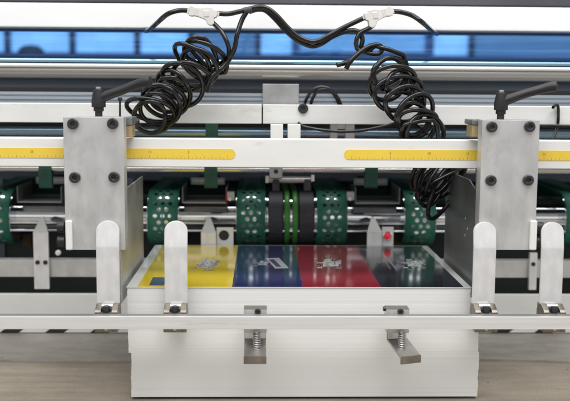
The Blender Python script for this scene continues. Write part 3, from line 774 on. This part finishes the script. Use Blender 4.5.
for a, lab in ((287.2, 'bright green round cord in the left groove between the rubber rollers'), (295.4, 'bright green round cord in the right groove between the rubber rollers')):
    x = X_(a, 217, AY-.04); r = .0405; pts = [Vector((x, .95, zA+r)), Vector((x, .6, zA+r))]
    pts += [Vector((x, AY+r*math.cos(PI/2+PI*k/40), zA+r*math.sin(PI/2+PI*k/40))) for k in range(41)]+[Vector((x, .6, zA-r)), Vector((x, .95, zA-r))]
    mb = MB(); mb.tube(pts, .0052, 14); single('round_belt', mb, 'green', lab, 'belt', 'green round cords', ang=80)
# thin second rod in front, below
xtube('thin_rod', 231, .375, 1.2, 'chrome', 'thin bright rod below the polished shaft', 'rod', n=20)
# upper back rod with hanging pieces
HY = .31
xtube('hanger_rod', 169.5, HY, 3.1, 'chromesoft', 'grey steel rod just below the white scale bar', 'rod', n=28)
for a, lab in ((46, 'dark green strap over the rod, left of the left carriage'), (211, 'dark green strap over the rod, above the second pointed pawl'), (371, 'dark green strap over the rod, above the red indicator lamp')):
    xa, xb = X_(a-6.5, 176, HY), X_(a+6.5, 176, HY); zt = Z_(a, 165.3, HY); zb = Z_(a, 187, HY); zc_ = Z_(a, 169.5, HY); r = 4.0*mpp(HY)
    path = [(HY-r*.9, zb+.002), (HY-r, zc_)]+[(HY-r*math.cos(PI*k/10), zc_+r*math.sin(PI*k/10)) for k in range(1, 11)]+[(HY+r*.9, zb+.002)]+[(HY+r*.9*math.cos(PI*k/8), zb+.002-.004*math.sin(PI*k/8)) for k in range(1, 8)]
    mb = MB(); sec = [(mb.bm.verts.new((xa, p[0], p[1])), mb.bm.verts.new((xb, p[0], p[1]))) for p in path]
    for i in range(len(sec)):
        A, B = sec[i], sec[(i+1) % len(sec)]; mb.bm.faces.new((A[0], A[1], B[1], B[0]))
    single('hanging_strap', mb, 'greenflat', lab, 'strap', 'green straps over the grey rod', ang=50)
t = thing('rod_holder', 'small metal holder with two dark rubber feet, above the rubber rollers', 'holder', at(290, 190, HY))
def pbox(x0, x1, y0, y1, Y, dep, bev=.0008):
    mb = MB(); mb.box(X_(x0, (y0+y1)/2, Y), X_(x1, (y0+y1)/2, Y), Y, Y+dep, Z_((x0+x1)/2, y1, Y), Z_((x0+x1)/2, y0, Y), bev); return mb
part('clamp_block', pbox(269.5, 282.5, 166.5, 178, HY-.014, .026), 'steel', t)
part('bolt', bolt_mb(at(276, 171.5, HY-.014), (0, -1, 0), 2.2*mpp(HY), .002), 'black', t)
mb = MB(); mb.cyl(at(266, 179.5, HY+.01), (1, 0, 0), 3.4*mpp(HY), 46*mpp(HY), .001, 20); part('cross_rod', mb, 'steel', t)
for a in (276, 307.5): part('rubber_foot', pbox(a-3.6, a+3.6, 179, 191, HY+.004, .014, .002), 'rubber', t)
part('end_stop', pbox(311.3, 314.5, 175, 181.5, HY-.004, .01), 'white', t)
part('rod_clip', pbox(265.5, 269, 176, 183, HY-.004, .01), 'alu', t)

# sheet-metal trays between the belts
def tray(x0, x1, lab):
    Y0 = .375
    t = thing('deflector_tray', lab, 'tray', at((x0+x1)/2, 204, Y0), 'bent metal trays between the green belts')
    xa, xb = X_(x0, 200, Y0), X_(x1, 200, Y0); z0 = Z_(285, 203.6, Y0); z1 = Z_(285, 191, Y0)
    z0 = max(z0, zA+.0235)
    mb = MB(); mb.box(xa, xb, Y0+.0, Y0+.07, z0, z0+.0016, .0004); part('tray_floor', mb, 'steel', t)
    mb = MB(); mb.box(xa-.0014, xa, Y0, Y0+.10, z0, z1+.006, .0004); part('tray_side', mb, 'darksteel', t); mb = MB(); mb.box(xb, xb+.0014, Y0, Y0+.10, z0, z1+.006, .0004); part('tray_side', mb, 'darksteel', t)
    mb = MB(); mb.prism([(xa+.006, Y0+.10, z1+.012), (xb-.006, Y0+.10, z1+.012), (xb-.006, Y0+.10, z1), (xa+.006, Y0+.10, z1)], (0, .002, 0)); part('tray_back', mb, 'darksteel', t)
    mb = MB(); mb.prism([(xa+.010, Y0+.098, z1+.006), (xb-.010, Y0+.098, z1+.006), (xb-.018, Y0+.16, z1+.010), (xa+.018, Y0+.16, z1+.010)], (0, 0, .0015)); part('tray_flap', mb, 'steel', t)
tray(183, 226, 'bent metal tray behind the second pointed pawl, left of centre')
tray(356, 399, 'bent metal tray above the polished shaft near the red indicator lamp')
tray(18, 61, 'bent metal tray at the left, behind the left pointed pawl')
mb = pbox(225.6, 227.2, 191, 204, .372, .01, .0003); single('red_tag', mb, 'red', 'thin red edge tag at the right end of the left tray', 'tag')
for a, lab in ((230, 'tiny silver sensor head right of the red tag'), (350, 'tiny silver sensor head left of the right tray')):
    t = thing('sensor_head', lab, 'sensor', at(a, 201, .372), 'silver sensor heads')
    part('housing', pbox(a-3, a+4.5, 192, 200.5, .372, .014), 'steel', t); mb = MB(); mb.cyl(at(a, 199, .371), (0, -1, 0), .003, .004, .0006, 16); part('lens', mb, 'chrome', t)

# dark machine interior
mb = MB(); mb.box(-1.2, 1.2, 1.0, 1.03, -.3, .245); single('machine_back', mb, 'dark', 'dark back panel of the machine behind the belts', 'panel')
mb = MB(); mb.box(-1.2, 1.2, .47, .99, zA+RP-.02, zA+RP-.012, .002); single('belt_table', mb, 'teal', 'dark teal table plate under the green belts', 'table plate')
mb = MB(); mb.box(-1.2, 1.2, .47, .482, -.13, zA-.02, .002); single('under_panel', mb, 'dark', 'black panel below the polished shaft', 'panel')

mb = MB(); mb.box(-1.2, 1.2, .425, 1.03, .249, .255, .002); single('light_blocker', mb, 'dark', 'dark unseen plate added to block overhead light behind the tan-grey tube', 'light blocker')  # unseen plate added to block overhead light and darken the interior
for a, b_, lab in ((96, 116, 'brown felt pad in the dark below the shaft, left of the second belt'), (319, 331, 'brown felt pad in the dark below the fourth belt'), (393, 403, 'brown felt pad in the dark right of the red indicator lamp'), (22, 31, 'brown felt pad in the dark behind the left pointed pawl')):
    mb = pbox(a, b_, 234, 247, .455, .012, .001); single('felt_pad', mb, 'cardbrown', lab, 'pad', 'brown felt pads')
xbox('inner_frame_bar', 172, 181, .62, .02, 'greybeam', 'grey frame bar deep inside the machine above the belts', 'bar')
for a, b_, lab in ((-12, 4, 'dark frame post deep inside the machine at the left edge'), (122, 134, 'dark frame post deep inside, behind the left side plate'), (452, 470, 'dark frame post deep inside, behind the right side plate')):
    mb = pbox(a, b_, 178, 262, .465, .004, .0006); single('frame_post', mb, 'greybeam', lab, 'post')
# ------------------------------------------------------------------ lower cross bar, hazard panel, pawls
LY0 = .335
mb = MB(); z1, z0 = Z_(285, 260.3, LY0), Z_(285, 277.5, LY0)
mb.box(XL, XR, LY0+.001, LY0+.02, z0, z1, .001); single('lower_bar', mb, 'alu', 'grey aluminium bar behind the paper stack, below the carriages', 'bar')
# white panels left and right of the stack, standing on the table; hazard stripes along the foot
PY = PT
zp1 = Z_(285, 294.5, PY); zh1 = Z_(285, 317, PY); hgt = zh1-(ZT+.001)
for xa, xb, lab in ((XL, -W-.012, 'low white panel with slanted black hazard stripes, left of the paper stack'), (W+.012, XR, 'low white panel with slanted black hazard stripes, right of the paper stack')):
    t = thing('hazard_panel', lab, 'panel', ((xa+xb)/2, PY, ZT), 'low white panels behind the front rail')
    mb = MB(); mb.box(xa, xb, PY, PY+.01, ZT+.0006, zp1, .001); part('panel_sheet', mb, 'white', t)
    x = X_(0, 333, PY)-.0725*8
    while x < XR:
        if x > xa+.005 and x+.030+hgt*1.3 < xb-.005:
            mb = MB(); mb.quad((x, PY-.0006, ZT+.001), (x+.030, PY-.0006, ZT+.001), (x+.030+hgt*1.3, PY-.0006, zh1), (x+hgt*1.3, PY-.0006, zh1)); part('hazard_stripe', mb, 'hazard', t)
        x += .0725
def pawl(px, lab, base, tip_dx=0, Yp=.326, bolts=False):
    w = 7.6*mpp(Yp); x = X_(px, 240, Yp); z1 = Z_(px, 232.5, Yp); z0 = Z_(px, base, Yp); zt = Z_(px, 217, Yp+.012)
    t = thing('pointed_pawl', lab, 'pawl', (x, Yp, z0), 'pointed grey pawls behind the stack')
    mb = MB(); mb.box(x-w, x+w, Yp, Yp+.005, z0, z1, .0006); part('pawl_body', mb, 'alubright', t)
    b = bmesh.new(); tx = x+tip_dx*mpp(Yp); tw = .0022
    v = [b.verts.new(p) for p in ((x-w, Yp, z1), (x+w, Yp, z1), (x+w, Yp+.005, z1), (x-w, Yp+.005, z1), (tx-tw, Yp+.014, zt), (tx+tw, Yp+.014, zt), (tx+tw, Yp+.017, zt), (tx-tw, Yp+.017, zt))]
    for f in ((0, 1, 5, 4), (1, 2, 6, 5), (2, 3, 7, 6), (3, 0, 4, 7), (4, 5, 6, 7)): b.faces.new([v[i] for i in f])
    mb = MB(); mb.merge(b); part('pawl_tip', mb, 'tip', t)
    if bolts:
        for d_ in (-3.6, 4.2): part('bolt', bolt_mb(Vector((x+d_*mpp(Yp), Yp, Z_(px, 262.3, Yp))), (0, -1, 0), .0036, .002), 'black', t)
    return t
pawl(40.7, 'pointed pawl bolted with two screws to the grey bar at the left', 289, bolts=True)
pawl(208.5, 'pointed pawl standing behind the yellow printed panel', 262)
pawl(374.5, 'pointed pawl beside the red indicator lamp', 262, tip_dx=-1)
mb = pbox(529.5, 537, 253, 290, .325, .008); t = single('pawl_stem', mb, 'alubright', 'narrow light stem with one screw on the grey bar at the right', 'stem')
o = part('bolt', bolt_mb(at(533.2, 264, .325), (0, -1, 0), .0034, .002), 'black', t)
mb = MB(); mb.rev([(0, .0045), (.004, .0045), (.006, .003), (.0065, 0)], at(58.5, 252.5, .33), (0, -1, 0), 20); single('white_button', mb, 'white', 'tiny round white button in the dark, left below the left carriage', 'button')
# bracket with round hole
t = thing('holed_bracket', 'small white bracket with a round black hole, behind the yellow panel', 'bracket', at(225, 246, .334))
part('plate', pbox(216.5, 233.5, 227.5, 252, .334, .003), 'white', t)
mb = MB(); mb.cyl(at(224, 235.3, .3342), (0, -1, 0), 5.2*mpp(.334), .0006, .0002, 28); part('hole', mb, 'hazard', t)
t = thing('indicator_lamp', 'small white bracket holding a round red indicator lamp', 'lamp', at(387, 246, .334))
part('plate', pbox(382, 393.5, 227, 252, .334, .003), 'white', t)
mb = MB(); p = at(387.3, 235.6, .334); s = mpp(.334)
mb.rev([(0, 4.6*s), (2*s, 4.6*s), (2.2*s, 4*s), (2*s, 3.6*s)], p, (0, -1, 0), 28); part('bezel', mb, 'chrome', t)
mb = MB(); mb.rev([(0, 3.6*s), (2*s, 3.5*s), (3.6*s, 2.6*s), (4.4*s, 1.3*s), (4.6*s, 0)], p, (0, -1, 0), 24); part('lens', mb, 'led', t)

# ------------------------------------------------------------------ small pins near the carriages
t = thing('pin', 'thin dark pin with a knob, right of the left clamp lever', 'pin', at(120, 118, .05))
mb = MB(); mb.tube([at(120, 119, .05), at(120, 99, .05)], 1.0*mpp(.05), 10); part('shank', mb, 'black', t)
mb = MB(); mb.cyl(at(120, 101, .05), (0, 0, 1), 2.3*mpp(.05), 3.6*mpp(.05), .001, 16); part('knob', mb, 'black', t)
mb = MB(); mb.tube(pxspline([(553, 107.5, .14), (555, 105.5, .147), (558, 106.5, .15), (558.3, 118, .15), (557.5, 126, .15), (555, 134, .12), (552, 140, .10)]), 1.6*mpp(.15), 8)
single('black_strap', mb, 'cable', 'narrow black strap hooked over the white beam at the far right', 'strap', ang=60)
mb = MB(); mb.tube([at(534, 125.5, .14), at(560, 126, .14), at(640, 127, .14)], 1.6*mpp(.14), 10)
single('rear_hose', mb, 'cable', 'straight black hose under the white beam at the far right', 'hose', ang=60)

# ------------------------------------------------------------------ cables, connectors, coils
CR = 2.45
def connector(px, py, rot, label, mir=1):
    Y = .12; s = mpp(Y); c = at(px, py, Y)
    t = thing('cable_connector', label, 'connector', c, 'grey-white cable connectors')
    ca, sa = math.cos(rot), math.sin(rot)
    def q(u, v, y=0):
        u *= mir
        return Vector((c.x+(u*ca-v*sa)*s, Y+y, c.z+(u*sa+v*ca)*s))
    out = [(-14, 5.5), (-10, 5.5), (-9, 4.5), (-3, 5), (3, 7), (9, 7), (9, 5.6), (13.5, 5.6), (13.5, -1), (11, -2.5), (12, -8), (9, -10.5), (5, -9), (3, -5.5), (-3, -4), (-9, -3.4), (-10, -4.2), (-14, -4.2)]
    mb = MB(); mb.prism([q(u, v, -5*s) for u, v in out], (0, 10*s, 0), .0012, 2); part('housing', mb, 'plastic', t)
    for (u0, u1, v0, v1) in ((-16, -13, 3.6, -2.6), (12.5, 15.5, 4.4, .2)):
        mb = MB(); mb.prism([q(u0, v0, -3*s), q(u1, v0, -3*s), q(u1, v1, -3*s), q(u0, v1, -3*s)], (0, 6*s, 0), .0008); part('gland', mb, 'plastic', t)
    mb = MB(); mb.prism([q(0, 3, -5.6*s), q(5, 4, -5.6*s), q(6, -2, -5.6*s), q(1, -3, -5.6*s)], (0, 1*s, 0), .0004); part('latch', mb, 'alubright', t)
    for k in (-7.5, -5.5): 
        mb = MB(); mb.prism([q(k, 4, -5.4*s), q(k+.8, 4, -5.4*s), q(k+.8, -3, -5.4*s), q(k, -3, -5.4*s)], (0, .6*s, 0)); part('rib', mb, 'plastic', t)
connector(203.5, 14, R(-9), 'grey-white Y-shaped cable connector on the left')
connector(378, 15.5, R(17), 'grey-white Y-shaped cable connector on the right', -1)

def cable(P, lab, name='cable', r=CR, per=10, Y0=.12):
    P = [(p[0], p[1], p[2] if len(p) > 2 else Y0) for p in P]
    mb = MB(); mb.tube(pxspline(P, per), r*mpp(Y0), 12); return single(name, mb, 'cable', lab, 'cable', ang=80)
cable([(190, 11), (180, 10.5), (168, 14), (157, 23, .15), (149, 30, .22), (145, 31, .30)], 'short black cable running left and down from the left connector')
cable([(217, 13.5), (228, 14), (238, 12), (248, 9.5), (256, 7.5), (266, 8), (276, 15), (287, 27), (297, 36), (308, 41), (318, 41), (330, 35), (345, 27), (364, 18)], 'black cable draped between the two connectors, upper strand')
cable([(249, 12, .125), (258, 9.5, .125), (266, 11, .125), (275, 19, .125), (286, 31, .125), (297, 40, .125), (310, 46, .125), (320, 44.5, .125), (333, 36.5, .125), (346, 31.5, .122), (356, 31), (362, 37), (361.5, 45), (357, 55), (348, 62, .11), (337, 65, .105)], 'black cable sagging between the connectors, lower strand, hooking down at right')
cable([(391, 11.5), (400, 12), (412, 15.5), (423, 23), (432, 31, .20), (437, 34, .30)], 'short black cable running right and down from the right connector')
# joint sleeve
mb = MB(); mb.tube([at(244, 11, .12), at(252, 9.3, .12)], 3.3*mpp(.12), 14); single('cable_sleeve', mb, 'rubber', 'black sleeve joining two cables right of the left connector', 'sleeve', ang=50)

def coil(path, turns, a, bb, tilt, cr, lead=(), tail=(), seed=1, per=26, Yc=.105):
    rnd = random.Random(seed)
    ctr = spline([Vector((p[0], p[1], p[2] if len(p) > 2 else Yc)) for p in path], 20); nC = len(ctr)-1
    dep = math.sqrt(max(0, a*a-bb*bb))
    pts = [at(*p) for p in lead]
    tot = int(turns*per)
    ph = [rnd.uniform(0, 6.28) for _ in range(6)]
    for i in range(tot+1):
        f = i/tot; k = f*nC; i0 = min(int(k), nC-1); c = ctr[i0].lerp(ctr[i0+1], k-i0)
        th_ = 2*PI*i/per
        q_ = f*turns
        tl = tilt+R(19)*math.sin(q_*1.9+ph[0])+R(11)*math.sin(q_*3.7+ph[5])
        aa = a*(1+.17*math.sin(q_*2.3+ph[1])+.08*math.sin(q_*4.9+ph[2])); b2 = bb*(1+.30*math.sin(q_*2.9+ph[2]))
        u, v = aa*math.cos(th_), b2*math.sin(th_)
        jx, jy = 3.6*math.sin(q_*2.6+ph[3])+1.6*math.sin(q_*5.3+ph[4]), 3.2*math.sin(q_*3.1+ph[4])+1.4*math.sin(q_*6.1+ph[0])
        x = c.x+u*math.cos(tl)-v*math.sin(tl)+jx; y = c.y+u*math.sin(tl)+v*math.cos(tl)+jy
        pts.append(at(x, y, c.z+dep*math.sin(th_+.4)*mpp(Yc)*.8))
    pts += [at(*p) for p in tail]
    pts = spline(pts, 2)
    mb = MB(); mb.tube(pts, cr*mpp(Yc), 10); return mb
mb = coil([(207, 50), (199, 61), (185, 78), (171, 95), (158, 108), (148, 118)], 13.3, 20.5, 13, R(24), 2.35, lead=((213, 23, .12), (221, 31, .115), (227, 42, .11), (229, 52, .11)), seed=4)
single('coiled_cable', mb, 'cable', 'glossy black coiled cable hanging from the left connector over the white beam', 'coiled cable', 'coiled cables', ang=80)
cable([(248, 10), (242, 20, .118), (237, 35, .112), (234, 50, .108), (226, 64, .106), (212, 77, .10), (207, 92, .10)], 'straight black cable dropping from the sleeve into the left coil')
mb = coil([(386, 68), (392, 78), (399, 92), (408, 108), (416, 122), (424, 136)], 11.7, 19.5, 15.5, R(-42), 2.4, lead=((373, 25.5, .12), (368, 29, .119), (359, 34, .118), (356, 44, .115), (360, 52, .112), (370, 51, .11), (376, 46, .108)), tail=((433, 120, .105), (438, 134, .10), (439, 150, .10)), seed=9)
single('coiled_cable', mb, 'cable', 'glossy black coiled cable hanging from the right connector over the white beam', 'coiled cable', 'coiled cables', ang=80)
cable([(346, 69, .10), (350, 62, .10), (358, 54, .102), (368, 47, .105), (378, 45, .108), (382, 49, .11), (378, 54, .11), (366, 53, .11)], 'black cable loop with a free end, hooked beside the right coil')
mb = coil([(432, 168, .15), (438, 180, .16), (443, 190, .17)], 7.3, 25, 12, R(-48), 2.2, lead=((420, 140, .12), (412, 158, .14)), tail=((462, 178, .17), (468, 160, .17)), seed=6, Yc=.16)
single('coiled_cable', mb, 'cable', 'lower coil of black cable hanging below the scale bar beside the right side plate', 'coiled cable', 'coiled cables', ang=80)
mb = MB(); mb.cyl(at(129, 123, .07), (1, 0, 0), 5*mpp(.07), 10*mpp(.07), .001, 20); single('cable_gland', mb, 'blackplastic', 'black gland at the left end of the left coil', 'gland')

# ------------------------------------------------------------------ light: white hall ceiling with lamps
def area(name, loc, target, sx, sy, e, col=(1, 1, 1)):
    l = bpy.data.lights.new(name, 'AREA'); l.shape = 'RECTANGLE'; l.size = sx; l.size_y = sy; l.energy = e; l.color = col
    o = bpy.data.objects.new(name, l); COL.objects.link(o); o.location = loc
    o.rotation_euler = (Vector(target)-Vector(loc)).to_track_quat('-Z', 'Y').to_euler()
area('ceiling_lamp', (-.5, -1.3, 2.3), (0, .1, 0), 2.4, 1.3, 50)
area('ceiling_lamp', (.9, -.9, 2.4), (0, .1, 0), 2.0, 1.2, 38)
area('ceiling_lamp', (0, .8, 2.6), (0, .2, 0), 2.5, .4, 30)
w = bpy.data.worlds.new('World'); S.world = w; w.use_nodes = True
nt = w.node_tree; bg = nt.nodes['Background']
tc = N(nt, 'ShaderNodeTexCoord'); sx = N(nt, 'ShaderNodeSeparateXYZ'); nt.links.new(tc.outputs['Generated'], sx.inputs[0])
rp = N(nt, 'ShaderNodeValToRGB'); mr = N(nt, 'ShaderNodeMapRange'); mr.inputs[1].default_value = -1; mr.inputs[2].default_value = 1
nt.links.new(sx.outputs[2], mr.inputs[0]); nt.links.new(mr.outputs[0], rp.inputs[0])
e = rp.color_ramp.elements
e[0].position = .0; e[0].color = (.30, .29, .275, 1); e[1].position = 1; e[1].color = (1.05, 1.05, 1.05, 1)
for p_, c_ in ((.40, .34), (.49, .42), (.52, .48), (.534, 1.5), (.635, 1.5), (.655, .36), (.74, .33), (.80, .95)):
    x = e.new(p_); x.color = (c_, c_*1.0, c_*1.01, 1)
nt.links.new(rp.outputs[0], bg.inputs[0]); bg.inputs[1].default_value = .67
S.view_settings.view_transform = 'Standard'; S.view_settings.look = 'None'; S.view_settings.exposure = 0; S.view_settings.gamma = 1
S.render.engine = 'CYCLES'
S.cycles.use_denoising = True
S.cycles.max_bounces = 8; S.cycles.transparent_max_bounces = 12
